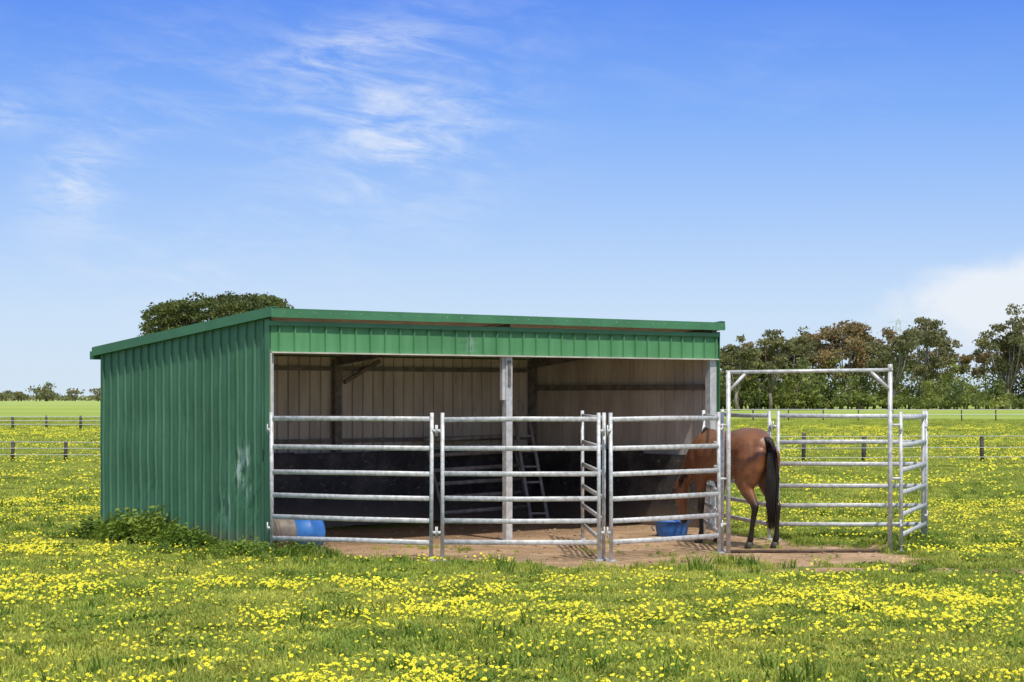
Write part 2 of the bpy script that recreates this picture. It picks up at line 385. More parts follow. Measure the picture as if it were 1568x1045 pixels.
def sheet(mb,u0,w0,u1,w1,zb,zt0,zt1,nrm,sp=.2,h=.018,mo=0,mi=1,th=.004,rw=.011,mid=True,nz=10,wob=.006,dents=()):
    P0=SH(u0,w0);P1=SH(u1,w1);d=(P1-P0);Ln=d.length;d.normalize()
    N=SH(nrm[0],nrm[1])-SH(0,0); N.z=0; N.normalize()
    prof=[(0,0)];x=sp*.5
    while x<Ln-.03:
        prof+=[(x-rw,0),(x-rw*.45,h),(x+rw*.45,h),(x+rw,0)]
        if mid and x+sp*.5<Ln-.03: prof+=[(x+sp*.5-.006,0),(x+sp*.5,.002),(x+sp*.5+.006,0)]
        x+=sp
    prof.append((Ln,0)); vo=[];vi=[];n=len(prof)
    for a,b in prof:
        zt=zt0+(zt1-zt0)*a/Ln
        for k in range(nz+1):
            z=zb+(zt-zb)*k/nz
            o=wob*(float(vn(a,z,.38,91))-.5)*math.sin(math.pi*k/nz)
            for (da,dz_,ra,rz_,am) in dents:
                e=((a-da)/ra)**2+((z-dz_)/rz_)**2
                o-=am*math.exp(-e)*(1+.6*math.sin(a*40+z*17))
            q=P0+d*a+N*(b+o); vo.append((q.x,q.y,z)); q=q-N*th; vi.append((q.x,q.y,z))
    m=nz+1;fo=[];fi=[];OI=n*m
    for i in range(n-1):
        for k in range(nz):
            j=i*m+k; fo.append((j,j+m,j+m+1,j+1)); fi.append((OI+j,OI+j+1,OI+j+m+1,OI+j+m))
        j=i*m+nz; fo.append((j,j+m,OI+j+m,OI+j)); j=i*m; fo.append((j,OI+j,OI+j+m,j+m))
    for j in (0,(n-1)*m):
        fo.append((j,j+nz,OI+j+nz,OI+j))
    V=vo+vi
    o=len(mb.v); mb.v+=V
    for f in fo: mb.f.append(tuple(q+o for q in f)); mb.m.append(mo); mb.s.append(False)
    for f in fi: mb.f.append(tuple(q+o for q in f)); mb.m.append(mi); mb.s.append(False)
shed=empty('horse_shelter_shed')
ZF,ZB,ZE=2.86,2.47,2.42
def zr(w): return ZF+(ZB-ZF)*w/D
mb=MB(); sheet(mb,0,D,0,0,.0,ZB,ZF,(-1,0),.19,h=.024,rw=.012,nz=26,wob=.016,dents=((D-.6,.95,.22,.30,.025),(D-1.0,.5,.18,.2,.018),(D-.35,.6,.12,.35,.014),(1.2,.7,.3,.2,.010))); mb.obj('left_wall',[gside,beige],shed)
mb=MB(); sheet(mb,L,0,L,D,.0,ZF,ZB,(1,0),.19,h=.026,rw=.013); mb.obj('right_wall',[gside,beige],shed)
mb=MB(); sheet(mb,L,D,0,D,.0,ZB,ZB,(0,1),.19,h=.026,rw=.013); mb.obj('back_wall',[gside,beige],shed)
mb=MB(); sheet(mb,0,-.02,L,-.02,ZE,ZF-.06,ZF-.06,(0,-1),.228,h=.028,rw=.012,mid=False,nz=5,wob=.010,dents=((3.1,2.55,.1,.12,.012),)); mb.obj('front_fascia_sheet',[green,beige],shed)
mb=MB(); P=[]
ru0,ru1,rw0,rw1=-.04,L+.02,-.10,D+.12
n=int((ru1-ru0)/.2)
prof=[]
for i in range(n):
    a=ru0+i*.2; prof+=[(a,0),(a+.08,0),(a+.09,.025),(a+.11,.025),(a+.12,0)]
prof.append((ru1,0)); vs=[]
for a,b in prof:
    for w in (rw0,rw1):
        vs.append(SH(a,w,zr(w)+.03+b)); vs.append(SH(a,w,zr(w)+.025))
f1=[];f2=[]
for i in range(len(prof)-1):
    j=4*i; f1.append((j,j+4,j+6,j+2)); f2.append((j+1,j+3,j+7,j+5)); f1.append((j,j+1,j+5,j+4)); f1.append((j+2,j+6,j+7,j+3))
mb.add(vs,f1,0); mb.add(vs,f2,1); mb.obj('roof',[gtrim,beige],shed)
mb=MB()
cuts=[-.055,2.55,5.3,L+.03]
for a,b in zip(cuts[:-1],cuts[1:]):
    k=.0025*(1 if a>0 and a<5 else 0)
    mb.beam(SH(a,-.115-k,ZF+.032+k),SH(b,-.115-k,ZF+.030+k),.02,.10)
mb.beam(SH(-.055,-.065,ZF+.086),SH(L+.03,-.065,ZF+.086),.12,.012)
mb.beam(SH(-.03,-.05,ZF-.085),SH(L+.0,-.05,ZF-.085),.03,.055)
for u in (-.055,L+.03):
    mb.beam(SH(u,-.128,zr(-.128)+.035),SH(u,rw1,zr(rw1)+.035),.018,.11)
    mb.beam(SH(u*1.0+(.04 if u<0 else -.04),-.128,zr(-.128)+.094),SH(u+(.04 if u<0 else -.04),rw1,zr(rw1)+.094),.09,.01)
mb.beam(SH(-.055,rw1+.02,zr(rw1)-.01),SH(L+.03,rw1+.02,zr(rw1)-.01),.1,.11)
mb.beam(SH(-.026,.02,0.0),SH(-.026,.02,ZF-.04),.006,.10,up=(W.x,W.y,0))
mb.beam(SH(L+.030,.02,0.0),SH(L+.030,.02,ZF-.04),.006,.10,up=(W.x,W.y,0))
mb.obj('roof_capping_and_flashing',[gtrim],shed)
mb=MB()
for i in range(34):
    q=SH(.12+i*.228,-.037,ZE+.06); mb.tube([q,q-W.to_3d()*.008],.006,6)
    q=SH(.12+i*.228,-.126,ZF+.045); mb.tube([q,q-W.to_3d()*.006],.005,6)
mb.obj('screws',[galv],shed)
mb=MB()
def col(u,w,zt,sz=.1,mi=0): mb.box(SH(u,w,zt/2),(sz,sz*.75,zt),math.atan2(U.y,U.x),mi)
col(.045,.05,ZE+.3,.06); col(L/2-.05,.06,ZE+.3,.105); col(L-.06,.06,ZE+.3,.13)
mb.box(SH(L/2-.12,.075,2.15),(.05,.05,.6),math.atan2(U.y,U.x),0)
mb.box(SH(L/2-.055,.010,2.2),(.045,.012,.34),math.atan2(U.y,U.x),1)
mb.beam(SH(.0,.025,ZE+.02),SH(L,.025,ZE+.02),.06,.05,0)
mb.beam(SH(.002,-.032,ZE+.006),SH(L,-.032,ZE+.006),.034,.016,2)
mb.beam(SH(-.012,-.03,.02),SH(-.012,-.03,ZE-.004),.014,.04,2,up=(W.x,W.y,0))
mb.obj('front_posts',[galv,galvd,beige],shed)
mb=MB()
for u in (.06,L/2,L-.06): col(u,D-.07,ZB-.04,.11)
for z in (1.25,2.30): mb.beam(SH(.02,D-.035,z),SH(L-.02,D-.035,z),.04,.06)
mb.beam(SH(L-.035,.1,2.03),SH(L-.035,D-.1,2.03),.06,.085)
for u in (.06,L/2,L-.06): mb.beam(SH(u,.1,zr(.1)-.06),SH(u,D-.1,zr(D)-.06),.07,.12)
for w in (1.3,2.6): mb.beam(SH(.05,w,zr(w)-.02),SH(L-.05,w,zr(w)-.02),.05,.07)
mb.beam(SH(.1,D-.10,1.75),SH(1.5,D-.10,2.35),.02,.02)
mb.beam(SH(L/2+.1,D-.12,2.1),SH(L/2+.75,D-.12,2.42),.05,.05)
mb.obj('inner_frame',[galvd],shed)
mb=MB()
u=.03
while u<L-.1:
    u2=min(u+1.5,L-.03); h_=random.uniform(1.05,1.10); k=.006*(int(u/1.5)%2)
    mb.beam(SH(u,D-.14-k,h_/2+.01),SH(u2+.02 if u2<L-.1 else u2,D-.14-k,h_/2+.02),.012,h_); u=u2
w=.12
while w<D-.2:
    w2=min(w+1.25,D-.16); h_=random.uniform(1.04,1.10); k=.006*(int(w/1.25)%2)
    mb.beam(SH(L-.13-k,w,h_/2+.01),SH(L-.13-k,w2,h_/2+.015),.012,h_); w=w2
mb.beam(SH(.055,.14,.56),SH(.055,D-.16,.56),.02,1.08)
mb.obj('black_kickboards',[blackm],shed)

# ---------------------------------------------------------------- yard panels
RAILS=[1.637,1.30,1.005,.72,.464,.216]
pm=simple('galvanised_pipe',(.66,.66,.65),(.46,.46,.45),16,.48,.15,lo=.4,hi=.62,c3=(.36,.31,.26),s3=9)
def panel(name,p0,p1,H=1.71,rails=RAILS):
    mb=MB(); a=Vector((p0[0],p0[1],0));b=Vector((p1[0],p1[1],0)); d=(b-a).normalized()
    for q in (a,b):
        mb.tube([q+Vector((0,0,.0)),q+Vector((random.uniform(-.01,.01),0,H))],.023,10)
        mb.box((q.x,q.y,.012),(.09,.09,.02),math.atan2(d.y,d.x)+.01)
    for z in rails:
        s=random.uniform(-.008,.008); m=a.lerp(b,.5)+Vector((0,0,z+random.uniform(-.008,.003)))
        mb.tube([a+d*.02+Vector((0,0,z+s)),m,b-d*.02+Vector((0,0,z+s*.3))],.030,10,.55,1.0)
    for q,sg in ((a,1),(b,-1)):
        for z in (1.5,.33):
            mb.tube([q+d*(-.055*sg)+Vector((0,0,z)),q+d*(-.02*sg)+Vector((0,0,z))],.02,8)
            mb.tube([q+d*(-.06*sg)+Vector((0,0,z-.06)),q+d*(-.06*sg)+Vector((0,0,z+.07))],.009,6)
    return mb.obj(name,[pm])
panel('steel_fence_panel',(-2.86,25.40),(-.93,24.53))
panel('steel_fence_panel',(-.80,24.52),(1.00,24.52))
panel('steel_fence_panel',(1.14,24.50),(2.50,25.75))
panel('steel_fence_panel',(3.50,28.10),(5.40,28.05))
panel('steel_fence_panel',(4.74,25.97),(5.47,28.2))
panel('steel_fence_panel',(3.40,28.15),(2.98,30.3))
panel('steel_fence_panel',(1.06,24.72),(.93,28.1))
panel('steel_fence_panel',(2.56,26.0),(2.60,28.9))
mb=MB()
gl=Vector((2.62,25.83,0)); gr=Vector((4.60,25.95,0))
for q in (gl,gr): mb.tube([q,q+Vector((0,0,2.2))],.028,10)
mb.tube([gl+Vector((-.03,0,2.19)),gr+Vector((.03,0,2.22))],.024,10)
dd=(gr-gl).normalized()
mb.tube([gl+Vector((0,0,1.95)),gl+dd*.2+Vector((0,0,2.17))],.02,8); mb.tube([gr+Vector((0,0,1.97)),gr-dd*.24+Vector((0,0,2.2))],.024,8)
mb.tube([gr+Vector((0,0,2.2)),gr+Vector((.0,0,2.29))],.03,8)
mb.tube([gl+dd*.03+Vector((0,0,.02)),gr-dd*.03+Vector((0,0,.02))],.02,8,mi=1)  # threshold bar, dark brown
for z in (1.55,.9,.35):
    mb.tube([gr+Vector((.02,0,z)),gr+Vector((.13,.01,z))],.016,8); mb.tube([gl+Vector((-.11,-.05,z)),gl+Vector((-.02,0,z))],.016,8)
mb.obj('gate_frame',[pm,simple('dark_brown_steel',(.14,.09,.06),(.08,.05,.04),10,.8)])

def lean_ladder(name,base,topz,wdt,dirv,leanv,nr,mats,r=.022):
    mb=MB(); b=Vector(base); d=Vector(dirv).normalized(); l=Vector(leanv)
    top=b+l+Vector((0,0,topz))
    for s in (-.5,.5): mb.tube([b+d*wdt*s,top+d*wdt*s*.85],r,8)
    for i in range(nr):
        f=(i+.6)/nr; c=b.lerp(top,f); mb.tube([c-d*wdt*.5*(1-.15*f),c+d*wdt*.5*(1-.15*f)],r*.75,6)
    return mb.obj(name,mats)
lean_ladder('ladder',(.42,32.0,0),1.62,.27,(1,.3,0),(-.28,.6,0),7,[simple('ladder_metal',(.46,.44,.42),(.30,.29,.28),9,.6,.1)],.026)
mb=MB(); g0=SH(5.25,D-.85); g1=SH(6.95,D-.85); gt=W.to_3d()*.5
for i,z in enumerate((.18,.40,.60,.80,1.02,1.25)):
    mb.tube([g0+gt*z/1.3+Vector((0,0,z)),g1+gt*z/1.3+Vector((0,0,z+.04))],.032,8)
for q in (g0,g1): mb.tube([q,q+gt+Vector((0,0,1.3))],.024,8)
mb.obj('old_steel_gate',[simple('old_gate_steel',(.42,.39,.36),(.26,.23,.20),8,.6,.1)])

blue=simple('blue_plastic',(.045,.20,.56),(.03,.13,.42),6,.45,c3=(.16,.22,.34),s3=9)
bdirt=simple('dusty_grey_plastic',(.30,.25,.20),(.13,.11,.10),5,.7)
darkin=simple('dark_plastic',(.03,.03,.035),(.05,.04,.04),5,.7)
mb=MB()
ax=Vector((.86,.5,0)).normalized(); c=Vector((-2.67,26.42,.205)); 
prof=[(-.31,.17),(-.30,.195),(-.27,.20),(-.13,.20),(-.12,.21),(-.09,.21),(-.08,.20),(.09,.20),(.10,.21),(.13,.21),(.14,.20),(.28,.20),(.31,.185),(.32,.12)]
pts=[c+ax*a for a,_ in prof]; rr=[r for _,r in prof]
mb.tube(pts[:7],rr[:7],28,mi=1); mb.tube(pts[6:],rr[6:],28,mi=0)
mb.tube([c-ax*.305,c-ax*.318],[.165,.15],28,mi=2); mb.tube([c-ax*.33,c-ax*.31],[.19,.197],28,mi=1)
mb.tube([c-ax*.318+Vector((0,0,.09)),c-ax*.345+Vector((0,0,.09))],.03,10,mi=1)
mb.obj('blue_drum',[blue,bdirt,darkin])
mb=MB(); c=Vector((2.17,28.95,0)); n=28
prof=[(.195,.0),(.205,.02),(.22,.10),(.23,.19),(.245,.2),(.245,.215),(.225,.215),(.215,.19),(.20,.03),(.0,.03)]
vs=[];fs=[]
for r,z in prof:
    for k in range(n): vs.append((c.x+r*math.cos(k*6.2832/n),c.y+r*math.sin(k*6.2832/n),z))
for i in range(len(prof)-1):
    for k in range(n): fs.append((i*n+k,i*n+(k+1)%n,(i+1)*n+(k+1)%n,(i+1)*n+k))
mb.add(vs,fs,0,True); mb.tube([c+Vector((-.24,0,.16)),c+Vector((-.28,0,.12)),c+Vector((-.24,0,.07))],.01,6)
mb.obj('blue_feed_tub',[blue])

# ---------------------------------------------------------------- horse
horse=empty('bay_horse',(3.15,26.62,0)); hd=Vector((-.50,.866,0)).normalized(); horse.rotation_euler=(0,0,math.atan2(hd.y,hd.x))
mb=MB()
def chain(l,n=18):
    pts=[Vector(q[:3]) for q in l]; r=[(q[3],q[4]) for q in l]
    d0=(pts[0]-pts[1]).normalized(); d1=(pts[-1]-pts[-2]).normalized()
    P=[];Q=[]
    m=min(r[0]); 
    for a in (90,60,30): 
        P.append(pts[0]+d0*m*math.sin(math.radians(a))*.9); Q.append(tuple(max(.003,k*math.cos(math.radians(a))) for k in r[0]))
    P+=pts;Q+=r; m=min(r[-1])
    for a in (30,60,90):
        P.append(pts[-1]+d1*m*math.sin(math.radians(a))*.9); Q.append(tuple(max(.003,k*math.cos(math.radians(a))) for k in r[-1]))
    mb.tube(P,Q,n,side=(0,1,0))
chain([(.06,0,1.22,.19,.22),(.18,0,1.235,.275,.27),(.36,0,1.23,.285,.275),(.55,0,1.18,.275,.29),(.78,0,1.135,.305,.315),(1.0,0,1.12,.29,.325),(1.2,0,1.13,.24,.32),(1.36,0,1.13,.17,.25)],24)
chain([(1.02,0,1.33,.07,.14),(1.2,0,1.32,.08,.17)],16)
chain([(1.22,0,1.20,.15,.27),(1.41,0,1.12,.12,.22),(1.57,.0,1.00,.092,.175),(1.69,0,.87,.077,.135),(1.77,0,.77,.07,.11)],18)
chain([(1.78,0,.80,.075,.09),(1.81,0,.68,.098,.125),(1.81,0,.56,.085,.12),(1.79,0,.44,.062,.085),(1.77,0,.33,.052,.066),(1.76,0,.27,.056,.06)],16)
for s in (-1,1):
    k=.10 if s>0 else -.04
    chain([(.20,.13*s,1.26,.12,.20),(.16,.155*s,1.10,.135,.235),(.17,.165*s,.94,.12,.20),(.19,.17*s,.82,.10,.15),(.12,.165*s,.70,.070,.10),(.02+k*.2,.155*s,.60,.052,.070),(-.05+k*.4,.15*s,.52,.046,.064),(-.045+k*.6,.148*s,.43,.036,.046),(-.03+k*.8,.146*s,.30,.031,.037),(-.02+k,.145*s,.17,.032,.039),(-.01+k,.145*s,.125,.041,.049),(.02+k,.145*s,.075,.035,.039)],14)
    chain([(-.0,.10*s,1.18,.10,.14),(.03,.125*s,1.0,.10,.13),(.09,.145*s,.84,.085,.11)],14)
    chain([(1.14,.13*s,1.25,.09,.17),(1.22,.15*s,1.08,.105,.18),(1.18,.155*s,.90,.09,.14),(1.15,.155*s,.76,.066,.088),(1.15,.15*s,.62,.05,.062),(1.155,.148*s,.50,.043,.05),(1.165,.147*s,.45,.044,.05),(1.16,.147*s,.38,.031,.036),(1.155,.147*s,.24,.028,.034),(1.155,.147*s,.15,.032,.038),(1.16,.147*s,.12,.038,.044),(1.19,.147*s,.075,.032,.036)],14)
    chain([(1.74,.05*s,.84,.022,.026),(1.71,.062*s,.90,.026,.02),(1.69,.07*s,.95,.01,.01)],8)
body=mb.obj('tmp_body',[],None)
rm=body.modifiers.new('r','REMESH'); rm.mode='VOXEL'; rm.voxel_size=.014
sm=body.modifiers.new('s','SMOOTH'); sm.iterations=9; sm.factor=.6
dg=bpy.context.evaluated_depsgraph_get(); hm=bpy.data.meshes.new_from_object(body.evaluated_get(dg))
bpy.data.objects.remove(body)
co=np.empty(len(hm.vertices)*3); hm.vertices.foreach_get('co',co); co=co.reshape(-1,3)
blk=np.clip((.70-co[:,2])/.18,0,1)*(co[:,0]<1.45)
blk=np.maximum(blk,np.clip((.36-co[:,2])/.08,0,.85)*(co[:,0]>1.45))
a=hm.attributes.new('black','FLOAT','POINT'); a.data.foreach_set('value',blk.astype(np.float32))
hm.polygons.foreach_set('use_smooth',[True]*len(hm.polygons))
coat,t,p=newmat('bay_coat'); at=t.node('ShaderNodeAttribute'); at.attribute_name='black'
tc=t.node('ShaderNodeTexCoord').outputs['Object']
n=t.noise(tc,3,4,.6); nf=t.noise(t.scalevec(tc,1,1,.35),60,3,.7)
c=t.mix(t.mr(n,.35,.65),(.27,.105,.040),(.165,.058,.024)); c=t.mix(t.mr(nf,.4,.7,0,.35),c,(.10,.036,.015))
sz=t.node('ShaderNodeSeparateXYZ'); t.l.new(tc,sz.inputs[0])
c=t.mix(t.mr(sz.outputs[2],1.3,1.55,0,.5),c,(.09,.035,.018))
c=t.mix(at.outputs['Fac'],c,(.014,.011,.010))
t.l.new(c,p.inputs['Base Color']); p.inputs['Roughness'].default_value=.42; p.inputs['Specular IOR Level'].default_value=.5
t.l.new(t.bump(nf,.2,.004),p.inputs['Normal'])
hm.materials.clear(); hm.materials.append(coat)
hb=bpy.data.objects.new('body',hm); sc.collection.objects.link(hb); hb.parent=horse
hair=simple('black_horsehair',(.012,.010,.010),(.03,.022,.018),30,.45,stretch=(1,1,.1))
hoof=simple('hoof_horn',(.06,.05,.04),(.03,.025,.02),20,.6)
mb=MB()
for (x,y) in ((.12,.145),(-.02,-.145),(1.21,.147),(1.21,-.147)):
    mb.tube([(x+.005,y,-.002),(x,y,.03),(x-.015,y,.085)],[.062,.056,.043],14)
mb.obj('hooves',[hoof],horse)
mb=MB(); rr=random.Random(4)
for i in range(190):
    a=rr.uniform(0,6.28); s=math.sqrt(rr.random()); ln=rr.uniform(.78,1.06)
    ox,oy=math.cos(a)*s,math.sin(a)*s; wv=rr.uniform(-.02,.02)
    path=[];rad=[]
    for f,wd,bx,z in ((0,.022,.0,1.40),(.08,.038,-.10,1.35),(.25,.055,-.16,1.15),(.5,.085,-.165,.85),(.75,.085,-.15,.55),(1,.05,-.14,.30)):
        zz=1.40-(1.40-z)*ln
        path.append((bx+ox*wd*.6,oy*wd+wv*f+.01*math.sin(f*5+i),zz)); rad.append(.009*(1-f*.7))
    mb.tube(path,rad,4)
mb.obj('tail',[hair],horse)
mb=MB()
for i in range(140):
    f=i/139; x=1.22+f*.54; z=1.49-f*.62-.06*math.sin(f*3.1); 
    l=rr.uniform(.10,.2); y=rr.choice((1,1,-1))*rr.uniform(.03,.09)
    mb.tube([(x,0,z-.02),(x+.01,y*.5,z+.01),(x+.0,y*1.1,z-l*.5),(x-.02+rr.uniform(-.02,.02),y*1.25,z-l)],[.01,.01,.008,.003],4)
mb.obj('mane',[hair],horse)
mb=MB()
for s in (-1,1): mb.tube([(1.86,.088*s,.69),(1.86,.094*s,.675)],[.018,.016],10)
mb.obj('eyes',[darkin],horse)

# ---------------------------------------------------------------- paddock fences
wood=simple('weathered_timber',(.10,.085,.07),(.05,.042,.035),9,.9)
wire=simple('fence_wire',(.62,.62,.60),(.5,.5,.5),5,.5)
def wfence(name,p0,p1,n,h,wires,pr=.05,wr=.006,jit=.0):
    mb=MB(); a=Vector(p0);b=Vector(p1)
    for i in range(n):
        q=a.lerp(b,min(1,max(0,(i+random.uniform(-jit,jit))/(n-1)))); z=float(height(q.x,q.y))
        mb.tube([(q.x,q.y,z-.1),(q.x+random.uniform(-.03,.03),q.y,z+h*random.uniform(.93,1.05))],pr*random.uniform(.85,1.15),7,mi=0)
    for w in wires:
        pts=[]
        for i in range(n):
            q=a.lerp(b,i/(n-1)); pts.append((q.x,q.y-.06,float(height(q.x,q.y))+w))
        mb.tube(pts,wr,4,mi=1)
    return mb.obj(name,[wood,wire])
wfence('post_and_wire_fence',(-22,60.5),(-6,61),13,.62,(.2,.38,.56),.06,.009,.3)
wfence('post_and_wire_fence',(3.0,59),(27,62),15,.80,(.15,.42,.74),.06,.009)
wfence('post_and_wire_fence',(-60,118),(-10,112),28,.75,(.3,.5,.7),.07,.02)
wfence('post_and_wire_fence',(12,150),(75,158),26,.9,(.5,.85),.05,.025)

# ---------------------------------------------------------------- trees
def leafmat(name,c1,c2,c3,s):
    m,t,p=newmat(name); pos=t.node('ShaderNodeNewGeometry').outputs['Position']
    c=t.mix(t.mr(t.noise(pos,s,4,.6),.36,.62),c1,c2); c=t.mix(t.mr(t.noise(pos,s*3.3,3,.6),.5,.7,0,.8),c,c3)
    t.l.new(c,p.inputs['Base Color']); p.inputs['Roughness'].default_value=.65; p.inputs['Specular IOR Level'].default_value=.25
    tr=t.node('ShaderNodeBsdfTranslucent'); t.l.new(c,tr.inputs[0]); mx=t.node('ShaderNodeMixShader'); mx.inputs[0].default_value=.3
    t.l.new(p.outputs[0],mx.inputs[1]); t.l.new(tr.outputs[0],mx.inputs[2]); t.l.new(mx.outputs[0],t.n['Material Output'].inputs[0])
    return m
euc1=leafmat('eucalypt_leaves',(.165,.175,.075),(.26,.245,.10),(.09,.10,.05),.35)
euc2=leafmat('eucalypt_leaves_rusty',(.26,.20,.085),(.34,.24,.105),(.13,.12,.055),.35)
bush=leafmat('shrub_leaves',(.13,.175,.05),(.30,.33,.075),(.07,.10,.035),.18)
pine=leafmat('pine_needles',(.085,.115,.035),(.16,.18,.05),(.04,.058,.022),.8)
bark=simple('pale_bark',(.34,.30,.26),(.20,.165,.14),.8,.9,stretch=(1,1,.3))
barkd=simple('dark_bark',(.12,.10,.08),(.06,.05,.042),1.5,.9)
def leaves(mb,c,r,n,ls,rs,mi=1,shell=.55):
    v=rs.normal(size=(n,3)); v/=np.linalg.norm(v,axis=1)[:,None]
    rad=(shell+(1-shell)*rs.rand(n))**.8
    P=np.array(c)+v*rad[:,None]*np.array(r)*(1+.22*rs.normal(size=(n,1)))
    a=rs.normal(size=(n,3))+v*.3; a/=np.linalg.norm(a,axis=1)[:,None]
    b=np.cross(a,rs.normal(size=(n,3))); b/=np.linalg.norm(b,axis=1)[:,None]
    s=ls*rs.uniform(.5,1.3,(n,1)); o=len(mb.v)
    q=np.stack([P-a*s-b*s*.4,P+a*s*.2-b*s*.6,P+a*s+b*s*.3,P-a*s*.2+b*s*.6],1).reshape(-1,3)
    mb.v+=[tuple(k) for k in q.tolist()]
    for i in range(n):
        mb.f.append((o+4*i,o+4*i+1,o+4*i+2,o+4*i+3)); mb.m.append(mi); mb.s.append(False)
def gum(name,x,y,h,w,seed,lm,dens=1.0,crown0=.36):
    rs=np.random.RandomState(seed); mb=MB(); z0=float(height(x,y))-.2
    lean=rs.uniform(-.08,.08)*h; fork=h*crown0*rs.uniform(.6,1.0)
    b0=Vector((x,y,z0)); f=Vector((x+lean*.5,y,z0+fork))
    r0=h*.022
    mb.tube([b0,b0.lerp(f,.5)+Vector((rs.uniform(-.3,.3),0,0)),f],[r0*1.2,r0,r0*.85],7,mi=0)
    nl=rs.randint(9,13)
    for i in range(nl):
        an=6.283*i/nl*1.618+rs.uniform(-.4,.4); fr=rs.uniform(.25,1.0); rr=w*.5*fr
        hh=h*(.99-.22*fr*fr-rs.uniform(0,.12))
        if i%3==2: hh=h*rs.uniform(.52,.72)
        if i==0: rr*=.25; hh=h*.99
        e=Vector((f.x+lean*.4+math.cos(an)*rr,f.y+math.sin(an)*rr,z0+hh-h*.06)); s=f.lerp(f+Vector((0,0,-fork*.3)),rs.rand())
        m=s.lerp(e,.5)+Vector((math.cos(an)*rr*.15,math.sin(an)*rr*.1,-h*.02))
        mb.tube([s,m,e],[r0*.5,r0*.34,r0*.12],6,mi=0)
        for k in range(rs.randint(3,6)):
            q=m.lerp(e,rs.uniform(.55,1.1))+Vector(tuple(rs.normal(0,w*.07,3)*np.array([1,1,.45])))
            mb.tube([m.lerp(e,.6),q],[r0*.16,r0*.05],4,mi=0)
            rad=w*rs.uniform(.07,.13)
            leaves(mb,q,(rad,rad,rad*rs.uniform(.45,.7)),int(1150*dens*rad/w),.13+h*.0075,rs)
    return mb.obj(name,[bark,lm])
for (x,y,h,w,sd,lm,de) in [(32.3,305,11.0,8.5,1,euc1,1.0),(35.6,318,10.6,8,22,euc2,.9),(38.2,315,12.2,9,2,euc1,.9),(42.5,325,11.6,9,23,euc1,1.0),(45.0,335,12.8,9,3,euc1,.6),(50,325,14.0,13,4,euc2,1.5),(54.0,330,12.0,8,24,euc1,.9),(56.5,318,12.6,8.5,6,euc1,.8),
        (61.5,352,13.2,10,14,euc2,.7),(66,345,15.4,12,8,euc1,1.0),(70.5,355,12.6,10,15,euc1,.8),(76.5,330,15.2,12,10,euc1,1.0),(80,340,12.8,10,9,euc2,.9),(83.5,335,14.6,11,11,euc2,1.0),(92,335,15.5,13,12,euc1,1.0),(100,330,14,12,13,euc2,.9),(87,360,13.5,10,16,euc1,.9),(73.5,362,11.5,9,31,euc2,.8),(47.5,345,11.5,9,32,euc1,.9)]:
    gum('eucalyptus_tree',x,y,h,w,sd,lm,de)
rs=np.random.RandomState(77); mb=MB()
for i in range(260):
    x=rs.uniform(24,118) if i<210 else rs.uniform(28,48); y=rs.uniform(312,356); hgt=rs.choice([1.8,3.0,4.4,6.8],p=[.2,.3,.3,.2])*rs.uniform(.8,1.2)
    if i>=210: hgt=rs.uniform(4,7.5)
    mb.tube([(x,y,-.3),(x+rs.uniform(-.4,.4),y,hgt*.6)],[.16,.08],5,mi=0)
    ww=rs.uniform(1.0,2.4)
    for k in range(5):
        leaves(mb,(x+rs.uniform(-1,1)*ww,y+rs.uniform(-1,1),hgt*rs.uniform(.2,.85)),(ww*.7,ww*.7,hgt*.2),60,.24,rs)
mb.obj('shrub_belt',[barkd,bush])
rs=np.random.RandomState(5); mb=MB(); tx,ty=-20.6,148
mb.tube([(tx,ty,-.2),(tx+.2,ty,2.2),(tx,ty,4.2)],[.5,.42,.36],9,mi=0)
for i in range(180):
    u=rs.uniform(-1,1); v=rs.uniform(-1,1)
    if u*u+v*v>1: continue
    top=8.72-1.5*abs(min(u,.0))**2.2-.4*max(u,0)**4-.7*v*v+rs.uniform(-.45,.22)
    for zz in (top-.1,top-.9,top-1.7,top-2.5):
        q=Vector((tx+u*5.2*(1 if zz>top-2 else .95),ty+v*4.6,zz))
        r_=rs.uniform(.38,.75); leaves(mb,q,(r_,r_,r_*.5),70,.11,rs,shell=.5)
    if i%3==0: mb.tube([(tx,ty,3.9),(tx+u*2,ty+v*2,4.9),(tx+u*4.6,ty+v*4,top-.8)],[.16,.1,.04],5,mi=0)
mb.obj('pine_tree',[barkd,pine])
rs=np.random.RandomState(9); mb=MB()
for i in range(150):
    x=rs.uniform(-330,60); y=rs.uniform(740,820); hgt=rs.choice([2.6,3.2,4.8,6.8],p=[.4,.3,.2,.1])*rs.uniform(.8,1.1)
    mb.tube([(x,y,-.5),(x,y,hgt*.6)],[.25,.15],4,mi=0)
    for k in range(3): leaves(mb,(x+rs.uniform(-1.8,1.8),y,hgt*rs.uniform(.55,.85)),(2.2,2.0,hgt*.24),45,.5,rs)
for i in range(420):
    x=rs.uniform(-400,330); y=rs.uniform(830,900); hgt=rs.uniform(1.5,2.9)
    leaves(mb,(x,y,hgt*.5),(4.5,2.5,hgt*.45),40,.7,rs)
mb.obj('distant_tree_line',[barkd,euc1])
mb=MB(); tx,ty,H=163,900,36
def lp(z): return 3.4*(1-z/H)**1.15+.6
zs=[0,7,13,18,22,26,29,32,36]
for sx in (-1,1):
    for sy in (-1,1): mb.tube([(tx+sx*lp(z),ty+sy*lp(z),z) for z in zs],.11,4)
for i in range(len(zs)-1):
    a,b=zs[i],zs[i+1]
    for sy in (-1,1):
        mb.tube([(tx-lp(a),ty+sy*lp(a),a),(tx+lp(b),ty+sy*lp(b),b)],.07,4); mb.tube([(tx+lp(a),ty+sy*lp(a),a),(tx-lp(b),ty+sy*lp(b),b)],.07,4)
